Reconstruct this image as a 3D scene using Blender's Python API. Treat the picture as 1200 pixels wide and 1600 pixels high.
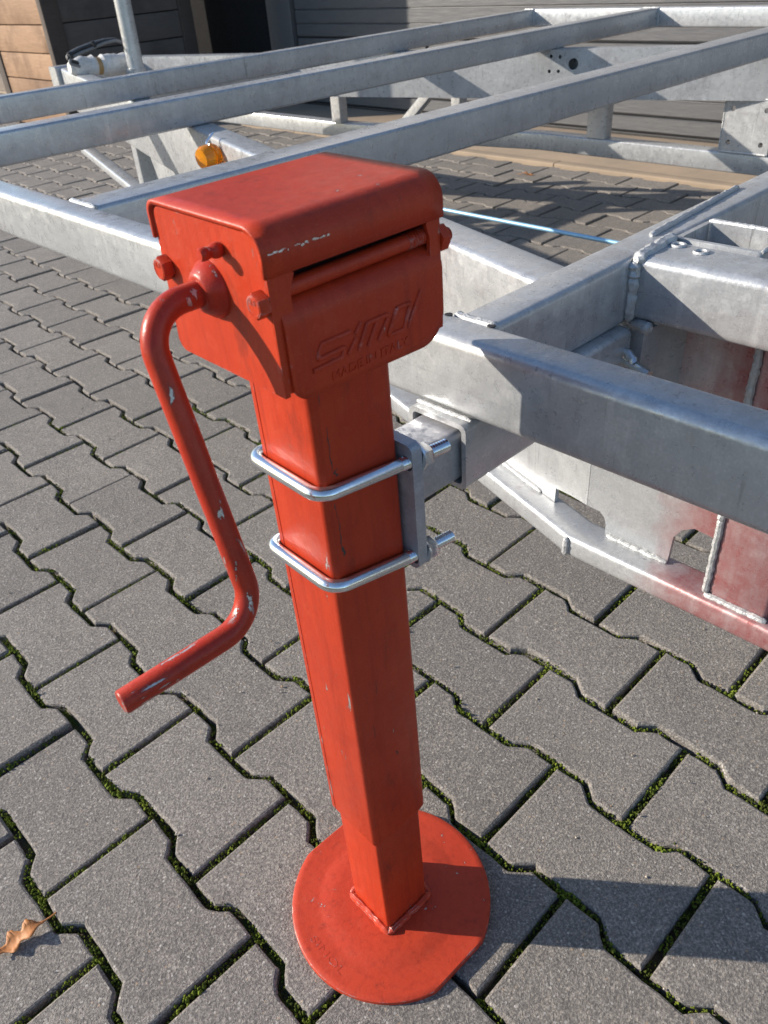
import bpy, bmesh, math, random
import numpy as np
from mathutils import Vector, Matrix

# ------------------------------------------------------------------ scene, camera, light
for o in list(bpy.data.objects):
    bpy.data.objects.remove(o, do_unlink=True)
scene = bpy.context.scene
COL = scene.collection
rnd = random.Random(7)
R = math.radians

# camera solved from the paving grid (225 x 140 mm stones); world X runs along the trailer's
# cross members (away, right), world Y along its side rails (away, left), origin under the stand
CAM_POS = Vector((-0.3056, -0.3851, 0.9058))
CAM_ROT = [[0.71171171, -0.69932207, -0.06644604],
           [-0.44590434, -0.37665469, -0.81197325],
           [0.54280361, 0.60751945, -0.57990030]]      # rows: right, down, forward
F_PX = 1231.43
cam_d = bpy.data.cameras.new("camera")
cam = bpy.data.objects.new("camera", cam_d)
COL.objects.link(cam)
r_, d_, f_ = (Vector(v) for v in CAM_ROT)
m3 = Matrix((r_, -d_, -f_)).transposed()
cam.matrix_world = Matrix.Translation(CAM_POS) @ m3.to_4x4()
cam_d.sensor_fit = 'VERTICAL'
cam_d.sensor_height = 36.0
cam_d.sensor_width = 27.0
cam_d.lens = F_PX / 1600.0 * 36.0
cam_d.clip_start = 0.02
cam_d.clip_end = 500.0
cam_d.dof.use_dof = True
cam_d.dof.focus_distance = 0.75
cam_d.dof.aperture_fstop = 16.0
scene.camera = cam
scene.render.resolution_x, scene.render.resolution_y = 768, 1024

SUN_EL = R(23.0)
SUN_AZ = R(129.5)                      # direction towards the sun, counter-clockwise from +X
sun_vec = Vector((math.cos(SUN_EL) * math.cos(SUN_AZ), math.cos(SUN_EL) * math.sin(SUN_AZ), math.sin(SUN_EL)))
world = bpy.data.worlds.new("World")
scene.world = world
world.use_nodes = True
wn = world.node_tree
wn.nodes.clear()
sky = wn.nodes.new("ShaderNodeTexSky")
sky.sky_type = 'NISHITA'
sky.sun_disc = False
sky.sun_elevation = SUN_EL
sky.sun_rotation = R(90.0) - SUN_AZ     # Blender measures clockwise from +Y
sky.air_density = 1.0
sky.dust_density = 0.4
sky.ozone_density = 2.5
bg = wn.nodes.new("ShaderNodeBackground")
bg.inputs[1].default_value = 0.13
wo = wn.nodes.new("ShaderNodeOutputWorld")
wn.links.new(sky.outputs[0], bg.inputs[0])
wn.links.new(bg.outputs[0], wo.inputs[0])
sun_d = bpy.data.lights.new("sun", 'SUN')
sun_d.energy = 5.0
sun_d.angle = R(0.53)
sun_d.color = (1.0, 0.90, 0.77)
sun = bpy.data.objects.new("sun", sun_d)
COL.objects.link(sun)
sun.rotation_euler = sun_vec.to_track_quat('Z', 'Y').to_euler()
sun.location = sun_vec * 20

scene.render.engine = 'CYCLES'
vs = scene.view_settings
vs.view_transform = 'Standard'
vs.look = 'None'
vs.exposure = 0.66
vs.gamma = 1.0
vs.use_curve_mapping = False

# ------------------------------------------------------------------ materials
class NT:
    """tiny node-tree helper"""
    def __init__(self, name):
        self.m = bpy.data.materials.new(name)
        self.m.use_nodes = True
        self.t = self.m.node_tree
        self.b = self.t.nodes["Principled BSDF"]
        self.out = self.t.nodes["Material Output"]
        self.tc = self.n("ShaderNodeTexCoord")
    def n(self, typ, **kw):
        x = self.t.nodes.new(typ)
        for k, v in kw.items():
            setattr(x, k, v)
        return x
    def l(self, a, b):
        self.t.links.new(a, b)
    def coord(self, scale=(1, 1, 1), kind='Object', loc=(0, 0, 0), rot=(0, 0, 0)):
        mp = self.n("ShaderNodeMapping")
        mp.inputs['Scale'].default_value = scale
        mp.inputs['Location'].default_value = loc
        mp.inputs['Rotation'].default_value = rot
        self.l(self.tc.outputs[kind], mp.inputs[0])
        return mp.outputs[0]
    def pos(self):
        return self.n("ShaderNodeNewGeometry").outputs['Position']
    def noise(self, vec, scale, detail=4, rough=0.55, dist=0.0):
        x = self.n("ShaderNodeTexNoise")
        x.inputs['Scale'].default_value = scale
        x.inputs['Detail'].default_value = detail
        x.inputs['Roughness'].default_value = rough
        x.inputs['Distortion'].default_value = dist
        self.l(vec, x.inputs['Vector'])
        return x.outputs['Fac']
    def voro(self, vec, scale, out='Color', feature='F1'):
        x = self.n("ShaderNodeTexVoronoi", feature=feature)
        x.inputs['Scale'].default_value = scale
        self.l(vec, x.inputs['Vector'])
        return x.outputs[out]
    def ramp(self, fac, stops, interp='LINEAR'):
        x = self.n("ShaderNodeValToRGB")
        x.color_ramp.interpolation = interp
        e = x.color_ramp.elements
        while len(e) < len(stops):
            e.new(0.5)
        for el, (p, c) in zip(e, stops):
            el.position = p
            el.color = c if len(c) == 4 else (*c, 1)
        self.l(fac, x.inputs[0])
        return x.outputs[0]
    def fr(self, fac, a, b, lo=0.0, hi=1.0):
        x = self.n("ShaderNodeMapRange")
        x.inputs[1].default_value = a
        x.inputs[2].default_value = b
        x.inputs[3].default_value = lo
        x.inputs[4].default_value = hi
        self.l(fac, x.inputs[0])
        return x.outputs[0]
    def mix(self, fac, a, b, mode='MIX'):
        x = self.n("ShaderNodeMix", data_type='RGBA', blend_type=mode)
        for sock, v in ((x.inputs[0], fac), (x.inputs[6], a), (x.inputs[7], b)):
            if isinstance(v, (int, float)):
                sock.default_value = v
            elif isinstance(v, tuple):
                sock.default_value = v if len(v) == 4 else (*v, 1)
            else:
                self.l(v, sock)
        return x.outputs[2]
    def math(self, op, a, b=0.0, c=None):
        x = self.n("ShaderNodeMath", operation=op)
        for i, v in enumerate((a, b, c)):
            if v is None:
                continue
            if isinstance(v, (int, float)):
                x.inputs[i].default_value = v
            else:
                self.l(v, x.inputs[i])
        return x.outputs[0]
    def sep(self, vec):
        x = self.n("ShaderNodeSeparateXYZ")
        self.l(vec, x.inputs[0])
        return x.outputs
    def bump(self, h, strength=0.3, dist=0.002):
        x = self.n("ShaderNodeBump")
        x.inputs['Strength'].default_value = strength
        x.inputs['Distance'].default_value = dist
        self.l(h, x.inputs['Height'])
        self.l(x.outputs[0], self.b.inputs['Normal'])
        return x
    def set(self, **kw):
        names = dict(col='Base Color', rough='Roughness', metal='Metallic', spec='Specular IOR Level',
                     trans='Transmission Weight', sub='Subsurface Weight', ior='IOR', coat='Coat Weight',
                     coatr='Coat Roughness')
        for k, v in kw.items():
            s = self.b.inputs[names[k]]
            if isinstance(v, (int, float)):
                s.default_value = v
            elif isinstance(v, tuple):
                s.default_value = v if len(v) == 4 else (*v, 1)
            else:
                self.l(v, s)
        return self

MAT = {}

def red_paint(name, base, shade, chip=0.0, rough=0.44, edge=0.5, grip=False):
    t = NT(name)
    c = t.coord()
    big = t.noise(c, 14, 4, 0.6)
    fine = t.noise(c, 900, 3, 0.6)
    dust = t.noise(c, 55, 6, 0.75)
    col = t.mix(t.fr(big, 0.3, 0.7), base, shade)
    # brushed runs down the faces, dusty bloom, grime, spray speckle
    runs = t.noise(t.coord((1, 1, 0.06)), 130, 4, 0.65)
    col = t.mix(t.fr(runs, 0.48, 0.70, 0, 0.5), col, (shade[0] * 0.72, shade[1] * 0.7, shade[2] * 0.8))
    col = t.mix(t.fr(dust, 0.56, 0.8, 0, 0.28), col, (0.55, 0.12, 0.060))
    grime = t.noise(t.coord((1, 1, 0.3), loc=(3, 1, 2)), 42, 6, 0.75)
    col = t.mix(t.fr(grime, 0.58, 0.74, 0, 0.65), col, (0.10, 0.020, 0.013))
    speck = t.noise(c, 1150, 2, 0.6)
    col = t.mix(t.fr(speck, 0.62, 0.74, 0, 0.30), col, (0.62, 0.22, 0.13))
    col = t.mix(t.fr(speck, 0.36, 0.26, 0, 0.35), col, (0.14, 0.015, 0.012))
    # chips: worn through to steel, with a dark paint edge round the bright middle
    n2 = t.noise(c, 15, 3)
    zone = t.fr(n2, 0.56 - chip, 0.62 - chip)
    n1 = t.noise(t.coord((1, 1, 0.25)), 130, 5, 0.65)
    if grip:
        px = t.sep(c)[0]
        nx = t.noise(t.coord((0.2, 1, 1)), 150, 5, 0.65)
        sel = t.fr(px, -0.117, -0.121)
        n1 = t.math('ADD', t.math('MULTIPLY', n1, t.math('SUBTRACT', 1.0, sel)), t.math('MULTIPLY', nx, sel))
    th = 0.69 - chip
    halo = t.math('MULTIPLY', t.fr(n1, th - 0.03, th), zone)
    mask = t.math('MULTIPLY', t.fr(n1, th, th + 0.012), zone)
    # rubbed edges
    bv = t.n("ShaderNodeBevel")
    bv.samples = 4
    bv.inputs['Radius'].default_value = 0.0016
    ge = t.n("ShaderNodeNewGeometry")
    dp = t.n("ShaderNodeVectorMath", operation='DOT_PRODUCT')
    t.l(bv.outputs[0], dp.inputs[0])
    t.l(ge.outputs['Normal'], dp.inputs[1])
    em = t.math('MULTIPLY', t.fr(dp.outputs['Value'], 0.985, 0.93), t.fr(t.noise(c, 70, 5, 0.7), 0.60 - 0.1 * edge, 0.70 - 0.1 * edge))
    em = t.math('MULTIPLY', em, edge)
    mask = t.math('MAXIMUM', mask, em)
    col = t.mix(t.math('MULTIPLY', halo, 0.75), col, (0.09, 0.03, 0.025))
    col = t.mix(mask, col, t.mix(t.noise(c, 400, 3), (0.30, 0.28, 0.27), (0.62, 0.60, 0.58)))
    t.set(col=col, rough=t.fr(dust, 0.3, 0.8, rough - 0.08, rough + 0.14), spec=0.26, metal=t.math('MULTIPLY', mask, 0.6))
    h = t.math('ADD', t.math('MULTIPLY', fine, 0.45), t.noise(c, 180, 2))
    h = t.math('SUBTRACT', h, t.math('MULTIPLY', halo, 0.8))
    h = t.math('ADD', h, t.math('MULTIPLY', t.noise(c, 30, 2), 1.2))
    t.bump(h, 0.13, 0.0018)
    MAT[name] = t.m

red_paint('red_primer', (0.45, 0.042, 0.0125), (0.37, 0.031, 0.0105), 0.025, 0.40)
red_paint('red_primer_worn', (0.42, 0.036, 0.015), (0.33, 0.026, 0.014), 0.085, 0.34, grip=True)
red_paint('red_primer_foot', (0.47, 0.052, 0.022), (0.41, 0.040, 0.017), 0.02, 0.44, edge=1.0)

def galvanised(name, tint=(0.52, 0.535, 0.545), dark=(0.40, 0.412, 0.425), red=False, streak=True, metal=0.46, rough=(0.25, 0.42)):
    t = NT(name)
    c = t.coord()
    cloud = t.noise(c, 5.5, 5, 0.6, 0.5)
    spang = t.sep(t.voro(c, 110))
    mott = t.noise(c, 60, 6, 0.7)
    mask = t.fr(t.noise(c, 4.0, 3), 0.42, 0.60)                    # streaks and bloom come in places only
    drips = t.noise(t.coord((1, 1, 0.07)), 75, 6, 0.65)
    along = t.noise(t.coord((0.03, 0.03, 1)), 300, 4, 0.6)         # rolling lines
    col = t.mix(t.fr(cloud, 0.36, 0.66), tint, dark)
    col = t.mix(t.math('MULTIPLY', t.fr(mott, 0.48, 0.66, 0, 0.5), mask), col, (0.64, 0.655, 0.66))
    col = t.mix(t.fr(spang[0], 0.0, 1.0, 0.0, 0.26), col, (0.29, 0.31, 0.335))
    col = t.mix(t.fr(along, 0.55, 0.75, 0, 0.3), col, (0.27, 0.28, 0.30))
    if streak:
        col = t.mix(t.math('MULTIPLY', t.fr(drips, 0.54, 0.70, 0, 0.62), mask), col, (0.31, 0.325, 0.345))
        col = t.mix(t.math('MULTIPLY', t.fr(drips, 0.44, 0.30, 0, 0.5), mask), col, (0.68, 0.69, 0.69))
    # fine grain, thin hair-line runs and brownish-violet staining
    grain = t.noise(c, 420, 4, 0.75)
    col = t.mix(t.fr(grain, 0.50, 0.72, 0, 0.5), col, (0.30, 0.305, 0.315))
    col = t.mix(t.fr(grain, 0.46, 0.30, 0, 0.4), col, (0.66, 0.67, 0.68))
    if streak:
        hair = t.noise(t.coord((1, 1, 0.04)), 210, 3, 0.55)
        col = t.mix(t.math('MULTIPLY', t.fr(hair, 0.64, 0.69, 0, 0.6), t.fr(t.noise(c, 7, 3), 0.46, 0.58)), col, (0.17, 0.175, 0.18))
    stain = t.noise(t.coord(loc=(2, 7, 4)), 11, 7, 0.72)
    col = t.mix(t.fr(stain, 0.55, 0.74, 0, 0.55), col, (0.26, 0.225, 0.235))
    spots = t.noise(c, 260, 3, 0.7)
    col = t.mix(t.fr(spots, 0.68, 0.74, 0, 0.5), col, (0.18, 0.18, 0.19))
    dirt = t.noise(t.coord(loc=(5, 2, 1)), 18, 7, 0.75)
    col = t.mix(t.fr(dirt, 0.60, 0.80, 0, 0.4), col, (0.24, 0.225, 0.215))
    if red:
        # red tint fading in towards -Y, broken up by noise
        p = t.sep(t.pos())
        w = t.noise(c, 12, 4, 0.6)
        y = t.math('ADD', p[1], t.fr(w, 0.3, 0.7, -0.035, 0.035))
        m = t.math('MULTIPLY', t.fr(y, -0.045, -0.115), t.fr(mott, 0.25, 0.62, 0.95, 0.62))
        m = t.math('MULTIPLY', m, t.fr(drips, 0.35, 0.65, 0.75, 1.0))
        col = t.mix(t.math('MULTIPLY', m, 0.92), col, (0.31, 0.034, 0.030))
    t.set(col=col, metal=metal, rough=t.math('ADD', t.fr(mott, 0.3, 0.7, rough[0], rough[1]), t.fr(spang[1], 0, 1, -0.05, 0.05)))
    h = t.math('ADD', t.math('MULTIPLY', mott, 0.45), t.math('MULTIPLY', t.noise(c, 320, 3), 0.2))
    h = t.math('ADD', h, t.math('MULTIPLY', t.math('MULTIPLY', drips, mask), 0.7 if streak else 0.1))
    h = t.math('ADD', h, t.math('MULTIPLY', t.noise(c, 14, 2), 0.8))
    t.bump(h, 0.22, 0.0022)
    MAT[name] = t.m

galvanised('galvanised')
galvanised('galvanised_red_tint', red=True)
galvanised('galvanised_dull', (0.46, 0.465, 0.505), (0.35, 0.355, 0.39), streak=False, rough=(0.40, 0.60))

t = NT('weld_zinc')
c = t.coord()
n = t.noise(c, 260, 4, 0.7)
t.set(col=t.mix(t.fr(n, 0.3, 0.7), (0.36, 0.37, 0.38), (0.52, 0.53, 0.53)), metal=0.4, rough=t.fr(n, 0.3, 0.7, 0.34, 0.55))
t.bump(n, 0.5, 0.003)
MAT['weld_zinc'] = t.m

t = NT('zinc_bright')
c = t.coord()
n = t.noise(c, 60, 5, 0.7)
t.set(col=t.mix(t.fr(n, 0.35, 0.7), (0.80, 0.83, 0.86), (0.66, 0.69, 0.73)), metal=0.95, rough=t.fr(n, 0.3, 0.75, 0.13, 0.30))
t.bump(t.noise(c, 500, 2), 0.08, 0.001)
MAT['zinc_bright'] = t.m

t = NT('blue_zinc')
n = t.noise(t.coord(), 25, 4)
t.set(col=t.mix(n, (0.20, 0.42, 0.62), (0.32, 0.54, 0.72)), metal=0.35, rough=0.35)
MAT['blue_zinc'] = t.m

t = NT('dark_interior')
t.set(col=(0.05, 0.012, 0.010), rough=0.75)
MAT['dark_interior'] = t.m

t = NT('scratch_dark')
n = t.noise(t.coord(), 600, 3)
t.set(col=t.mix(n, (0.035, 0.020, 0.018), (0.11, 0.085, 0.075)), rough=0.6, metal=0.3)
MAT['scratch_dark'] = t.m

# paving
def paver_mat(name):
    t = NT(name)
    p = t.pos()
    oi = t.n("ShaderNodeObjectInfo")
    big = t.noise(p, 5.5, 4, 0.6)
    mid = t.noise(p, 34, 5, 0.65)
    g1 = t.noise(p, 380, 4, 0.75)
    cell = t.n("ShaderNodeTexVoronoi", feature='F1')
    cell.inputs['Scale'].default_value = 250
    t.l(p, cell.inputs['Vector'])
    cr = t.sep(cell.outputs['Color'])[0]
    cell2 = t.n("ShaderNodeTexVoronoi", feature='F1')
    cell2.inputs['Scale'].default_value = 560
    t.l(p, cell2.inputs['Vector'])
    cr2 = t.sep(cell2.outputs['Color'])
    col = t.mix(t.fr(big, 0.32, 0.68), (0.318, 0.287, 0.255), (0.222, 0.201, 0.181))
    col = t.mix(t.fr(oi.outputs['Random'], 0, 1, 0.0, 0.72), col, (0.160, 0.145, 0.132))
    st1 = t.noise(p, 2.3, 6, 0.7)
    col = t.mix(t.fr(st1, 0.55, 0.72, 0, 0.5), col, (0.34, 0.290, 0.235))
    st2 = t.noise(p, 9.0, 6, 0.75, 0.8)
    col = t.mix(t.fr(st2, 0.60, 0.74, 0, 0.45), col, (0.095, 0.090, 0.086))
    col = t.mix(t.fr(mid, 0.45, 0.7, 0, 0.45), col, (0.15, 0.14, 0.13))
    col = t.mix(t.fr(g1, 0.44, 0.66, 0.0, 0.75), col, (0.52, 0.475, 0.42))
    col = t.mix(t.fr(t.noise(p, 260, 4, 0.75), 0.56, 0.40, 0.0, 0.55), col, (0.085, 0.080, 0.076))
    col = t.mix(t.fr(cr2[1], 0.62, 0.66, 0, 0.45), col, (0.085, 0.080, 0.078))
    # exposed grains of light and brown aggregate
    g = t.math('MULTIPLY', t.fr(cr, 0.90, 0.905), t.fr(cell.outputs['Distance'], 0.42, 0.30))
    col = t.mix(t.math('MULTIPLY', g, 0.75), col, t.ramp(t.sep(cell.outputs['Color'])[1],
                [(0.0, (0.55, 0.52, 0.47)), (0.6, (0.44, 0.42, 0.40)), (0.85, (0.40, 0.27, 0.16)), (1.0, (0.62, 0.60, 0.57))]))
    t.set(col=col, rough=t.fr(mid, 0.3, 0.7, 0.72, 0.9), spec=0.35)
    h = t.math('ADD', t.math('MULTIPLY', g1, 1.0), t.math('MULTIPLY', t.noise(p, 150, 4, 0.7), 0.7))
    h = t.math('ADD', h, t.math('MULTIPLY', cr2[0], 0.35))
    t.bump(h, 0.75, 0.0032)
    return t.m
MAT['paver'] = paver_mat('paver')

t = NT('joint_bed')
p = t.pos()
n1 = t.noise(p, 24, 5, 0.7)
n2 = t.noise(p, 240, 4, 0.7)
col = t.mix(t.fr(n2, 0.3, 0.7), (0.050, 0.040, 0.026), (0.12, 0.10, 0.065))
col = t.mix(t.fr(n1, 0.45, 0.58, 0, 0.8), col, t.mix(n2, (0.035, 0.060, 0.010), (0.10, 0.14, 0.02)))
t.set(col=col, rough=0.95, spec=0.1)
t.bump(n2, 1.0, 0.004)
MAT['joint_bed'] = t.m

t = NT('moss')
p = t.pos()
n1 = t.noise(p, 22, 4, 0.7)
n2 = t.noise(p, 420, 3, 0.7)
col = t.ramp(n1, [(0.30, (0.045, 0.045, 0.014)), (0.43, (0.075, 0.10, 0.015)), (0.56, (0.15, 0.20, 0.020)), (0.72, (0.24, 0.28, 0.035))])
col = t.mix(t.fr(n2, 0.35, 0.65, 0, 0.55), col, (0.03, 0.034, 0.010))
t.set(col=col, rough=0.9, spec=0.15)
t.bump(n2, 0.8, 0.002)
MAT['moss'] = t.m

t = NT('concrete_apron')
p = t.pos()
n1 = t.noise(p, 3.0, 6, 0.65)
n2 = t.noise(p, 160, 4, 0.7)
col = t.mix(t.fr(n1, 0.35, 0.65), (0.36, 0.28, 0.205), (0.28, 0.225, 0.17))
col = t.mix(t.fr(n2, 0.55, 0.75, 0, 0.4), col, (0.20, 0.17, 0.14))
t.set(col=col, rough=0.9, spec=0.2)
t.bump(n2, 0.4, 0.003)
MAT['concrete_apron'] = t.m

t = NT('grit')
cv = t.sep(t.voro(t.pos(), 90))[0]
t.set(col=t.ramp(cv, [(0.0, (0.10, 0.085, 0.07)), (0.5, (0.30, 0.26, 0.21)), (0.8, (0.50, 0.46, 0.40)), (1.0, (0.36, 0.20, 0.09))]), rough=0.85)
MAT['grit'] = t.m

def painted(name, col, col2, rough=0.5, scale=40, stretch=(1, 1, 1), bump=0.2):
    t = NT(name)
    c = t.coord(stretch)
    n = t.noise(c, scale, 5, 0.65)
    n2 = t.noise(t.coord(), 2.2, 4)
    t.set(col=t.mix(t.math('MULTIPLY', t.fr(n, 0.35, 0.65), t.fr(n2, 0.3, 0.7, 0.5, 1)), col, col2), rough=rough)
    t.bump(n, bump, 0.003)
    MAT[name] = t.m
painted('door_grey', (0.075, 0.078, 0.085), (0.105, 0.105, 0.108), 0.5, 60, (1, 0.12, 1.0), 0.6)
painted('frame_grey', (0.080, 0.082, 0.088), (0.095, 0.095, 0.10), 0.45, 30)
painted('black_cladding', (0.012, 0.012, 0.013), (0.03, 0.03, 0.032), 0.95, 90)
MAT['black_cladding'].node_tree.nodes['Principled BSDF'].inputs['Specular IOR Level'].default_value = 0.08
painted('render_wall', (0.33, 0.31, 0.28), (0.27, 0.25, 0.23), 0.9, 60)
painted('rubber_black', (0.016, 0.016, 0.017), (0.028, 0.028, 0.030), 0.55, 80)
painted('cable_grey', (0.14, 0.14, 0.14), (0.20, 0.20, 0.20), 0.5, 120)
painted('white_wrap', (0.72, 0.71, 0.69), (0.50, 0.49, 0.47), 0.4, 90, (1, 1, 1), 0.9)
painted('brown_tape', (0.42, 0.26, 0.10), (0.34, 0.20, 0.08), 0.35, 60)

def wood(name, a, b, cdark):
    t = NT(name)
    oi = t.n("ShaderNodeObjectInfo")
    add = t.n("ShaderNodeVectorMath", operation='ADD')
    sc = t.n("ShaderNodeCombineXYZ")
    t.l(t.math('MULTIPLY', oi.outputs['Random'], 7.0), sc.inputs[2])
    t.l(t.tc.outputs['Object'], add.inputs[0])
    t.l(sc.outputs[0], add.inputs[1])
    mp = t.n("ShaderNodeMapping")
    mp.inputs['Scale'].default_value = (1.5, 1.5, 16)
    t.l(add.outputs[0], mp.inputs[0])
    grain = t.noise(mp.outputs[0], 4.0, 6, 0.65, 1.2)
    blot = t.noise(add.outputs[0], 3.2, 4, 0.6)
    col = t.mix(t.fr(grain, 0.3, 0.7), a, b)
    col = t.mix(t.fr(blot, 0.46, 0.66, 0, 0.75), col, cdark)
    col = t.mix(t.fr(oi.outputs['Random'], 0, 1, 0, 0.35), col, cdark)
    t.set(col=col, rough=0.75, spec=0.25)
    t.bump(grain, 0.35, 0.004)
    MAT[name] = t.m
wood('wood_plank', (0.37, 0.235, 0.145), (0.27, 0.162, 0.095), (0.12, 0.066, 0.038))
wood('dark_plank', (0.15, 0.13, 0.118), (0.115, 0.10, 0.09), (0.08, 0.068, 0.063))
wood('wood_post', (0.105, 0.085, 0.072), (0.085, 0.068, 0.058), (0.06, 0.048, 0.042))

t = NT('amber_lens')
t.set(col=(0.95, 0.38, 0.015), rough=0.18, trans=0.55, ior=1.45, spec=0.5)
MAT['amber_lens'] = t.m

t = NT('dry_leaf')
n = t.noise(t.coord(), 120, 4)
t.set(col=t.mix(n, (0.52, 0.215, 0.060), (0.34, 0.125, 0.036)), rough=0.6)
t.bump(n, 0.4, 0.002)
MAT['dry_leaf'] = t.m

# ------------------------------------------------------------------ mesh helpers
ROOT = {}
def empty(name, loc, label, cat, group=None, rot=None):
    o = bpy.data.objects.new(name, None)
    o.empty_display_size = 0.05
    COL.objects.link(o)
    o.location = loc
    if rot:
        o.rotation_euler = rot
    o["label"] = label
    o["category"] = cat
    if group:
        o["group"] = group
    ROOT[o.name] = Vector(loc)
    return o

def top_of(o):
    while o.parent:
        o = o.parent
    return o

def obj(name, v, f, mat, parent=None, smooth=40.0, local=False, kind=None, recalc=True):
    """one mesh object; v in world coordinates, or in the root's own frame when local"""
    me = bpy.data.meshes.new(name)
    off = Vector((0, 0, 0))
    if parent is not None and not local:
        off = ROOT.get(top_of(parent).name, off)
    me.from_pydata([Vector(p) - off for p in v], [], f)
    me.validate()
    if recalc:
        bm = bmesh.new()
        bm.from_mesh(me)
        bmesh.ops.recalc_face_normals(bm, faces=bm.faces)
        bm.to_mesh(me)
        bm.free()
    me.materials.append(MAT[mat])
    if smooth:
        me.shade_smooth()
        me.set_sharp_from_angle(angle=R(smooth))
    o = bpy.data.objects.new(name, me)
    COL.objects.link(o)
    if parent is not None:
        o.parent = parent
    if kind:
        o["kind"] = kind
    return o

def tag(o, label, cat, group=None):
    o["label"] = label
    o["category"] = cat
    if group:
        o["group"] = group
    return o

class MB:
    """collects shapes for one mesh"""
    def __init__(self):
        self.v, self.f = [], []
    def add(self, v, f):
        k = len(self.v)
        self.v += [Vector(p) for p in v]
        self.f += [tuple(i + k for i in q) for q in f]
        return self
    def obj(self, name, mat, parent=None, **kw):
        return obj(name, self.v, self.f, mat, parent, **kw)

class WB:
    """collects weld runs, each becoming an object of its own"""
    def __init__(self):
        self.runs = []
    def add(self, v, f):
        self.runs.append((v, f))
        return self
    def obj(self, name, mat, parent=None, **kw):
        for v, f in self.runs:
            obj(name, v, f, mat, parent, **kw)

def rrect(w, h, r, n=3):
    """rounded rectangle, counter-clockwise, centred"""
    pts = []
    for cx, cy, a0 in ((w / 2 - r, h / 2 - r, 0), (-w / 2 + r, h / 2 - r, 90), (-w / 2 + r, -h / 2 + r, 180), (w / 2 - r, -h / 2 + r, 270)):
        for i in range(n + 1):
            a = R(a0 + 90 * i / n)
            pts.append((cx + r * math.cos(a), cy + r * math.sin(a)))
    return pts

def loft(rings, cap=True, closed=False):
    v = [p for r in rings for p in r]
    n = len(rings[0])
    f = []
    m = len(rings)
    for k in range(m if closed else m - 1):
        a, b = k * n, ((k + 1) % m) * n
        for i in range(n):
            j = (i + 1) % n
            f.append((a + i, a + j, b + j, b + i))
    if cap and not closed:
        f.append(tuple(reversed(range(n))))
        f.append(tuple((m - 1) * n + i for i in range(n)))
    return v, f

def bar(A, B, w, h, r=0.006, up=(0, 0, 1), n=3, steps=1):
    """rolled hollow-section look: rounded-rectangle bar from A to B, w sideways, h along up"""
    A, B = Vector(A), Vector(B)
    d = (B - A).normalized()
    s = d.cross(Vector(up)).normalized()
    u = s.cross(d).normalized()
    prof = rrect(w, h, r, n)
    rings = []
    for k in range(steps + 1):
        c = A.lerp(B, k / steps)
        rings.append([c + s * x + u * y for x, y in prof])
    return loft(rings)

def box(x0, x1, y0, y1, z0, z1, r=0.004):
    """axis-aligned box with bevelled vertical-profile edges (rounded along its longest axis)"""
    dx, dy, dz = x1 - x0, y1 - y0, z1 - z0
    c = Vector(((x0 + x1) / 2, (y0 + y1) / 2, (z0 + z1) / 2))
    if dy >= dx and dy >= dz:
        return bar((c.x, y0, c.z), (c.x, y1, c.z), dx, dz, min(r, dx / 2.1, dz / 2.1))
    if dx >= dz:
        return bar((x0, c.y, c.z), (x1, c.y, c.z), dy, dz, min(r, dy / 2.1, dz / 2.1))
    return bar((c.x, c.y, z0), (c.x, c.y, z1), dx, dy, min(r, dx / 2.1, dy / 2.1), up=(0, 1, 0))

def fillet(pts, rad, n=8):
    pts = [Vector(p) for p in pts]
    out = [pts[0]]
    for i in range(1, len(pts) - 1):
        p, a, b = pts[i], (pts[i - 1] - pts[i]), (pts[i + 1] - pts[i])
        la, lb = a.length, b.length
        a, b = a / la, b / lb
        ang = a.angle(b)
        t_ = min(rad / math.tan(ang / 2), 0.49 * la, 0.49 * lb)
        rr = t_ * math.tan(ang / 2)
        cen = p + (a + b).normalized() * (rr / math.sin(ang / 2))
        s, e = p + a * t_ - cen, p + b * t_ - cen
        for k in range(n + 1):
            w_ = s.angle(e)
            q = (s * math.sin((1 - k / n) * w_) + e * math.sin(k / n * w_)) / math.sin(w_)
            out.append(cen + q)
    out.append(pts[-1])
    return out

def sweep(path, rad, seg=16, cap=True, closed=False):
    """round tube along a path; rad may be a number or one per point"""
    path = [Vector(p) for p in path]
    n = len(path)
    rs = [rad] * n if isinstance(rad, (int, float)) else rad
    tan = []
    for i in range(n):
        a = path[(i - 1) % n] if (closed or i) else path[0]
        b = path[(i + 1) % n] if (closed or i < n - 1) else path[-1]
        tan.append((b - a).normalized())
    t0 = tan[0]
    ref = Vector((0, 0, 1)) if abs(t0.z) < 0.9 else Vector((1, 0, 0))
    u = t0.cross(ref).normalized()
    rings = []
    for i in range(n):
        if i:
            q = tan[i - 1].rotation_difference(tan[i])
            u = q @ u
        w = tan[i].cross(u).normalized()
        rings.append([path[i] + (u * math.cos(2 * math.pi * k / seg) + w * math.sin(2 * math.pi * k / seg)) * rs[i] for k in range(seg)])
    return loft(rings, cap, closed)

def bead(A, B, r=0.005, step=0.0035, seed=0, flat=None):
    """lumpy weld bead"""
    g = random.Random(seed)
    A, B = Vector(A), Vector(B)
    n = max(4, int((B - A).length / step))
    pts, rs = [], []
    for i in range(n + 1):
        q = A.lerp(B, i / n) + Vector((g.uniform(-1, 1), g.uniform(-1, 1), g.uniform(-1, 1))) * r * 0.13
        pts.append(q)
        rs.append(r * g.uniform(0.85, 1.12) * (0.5 if i in (0, n) else 1))
    return sweep(pts, rs, 8)

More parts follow.
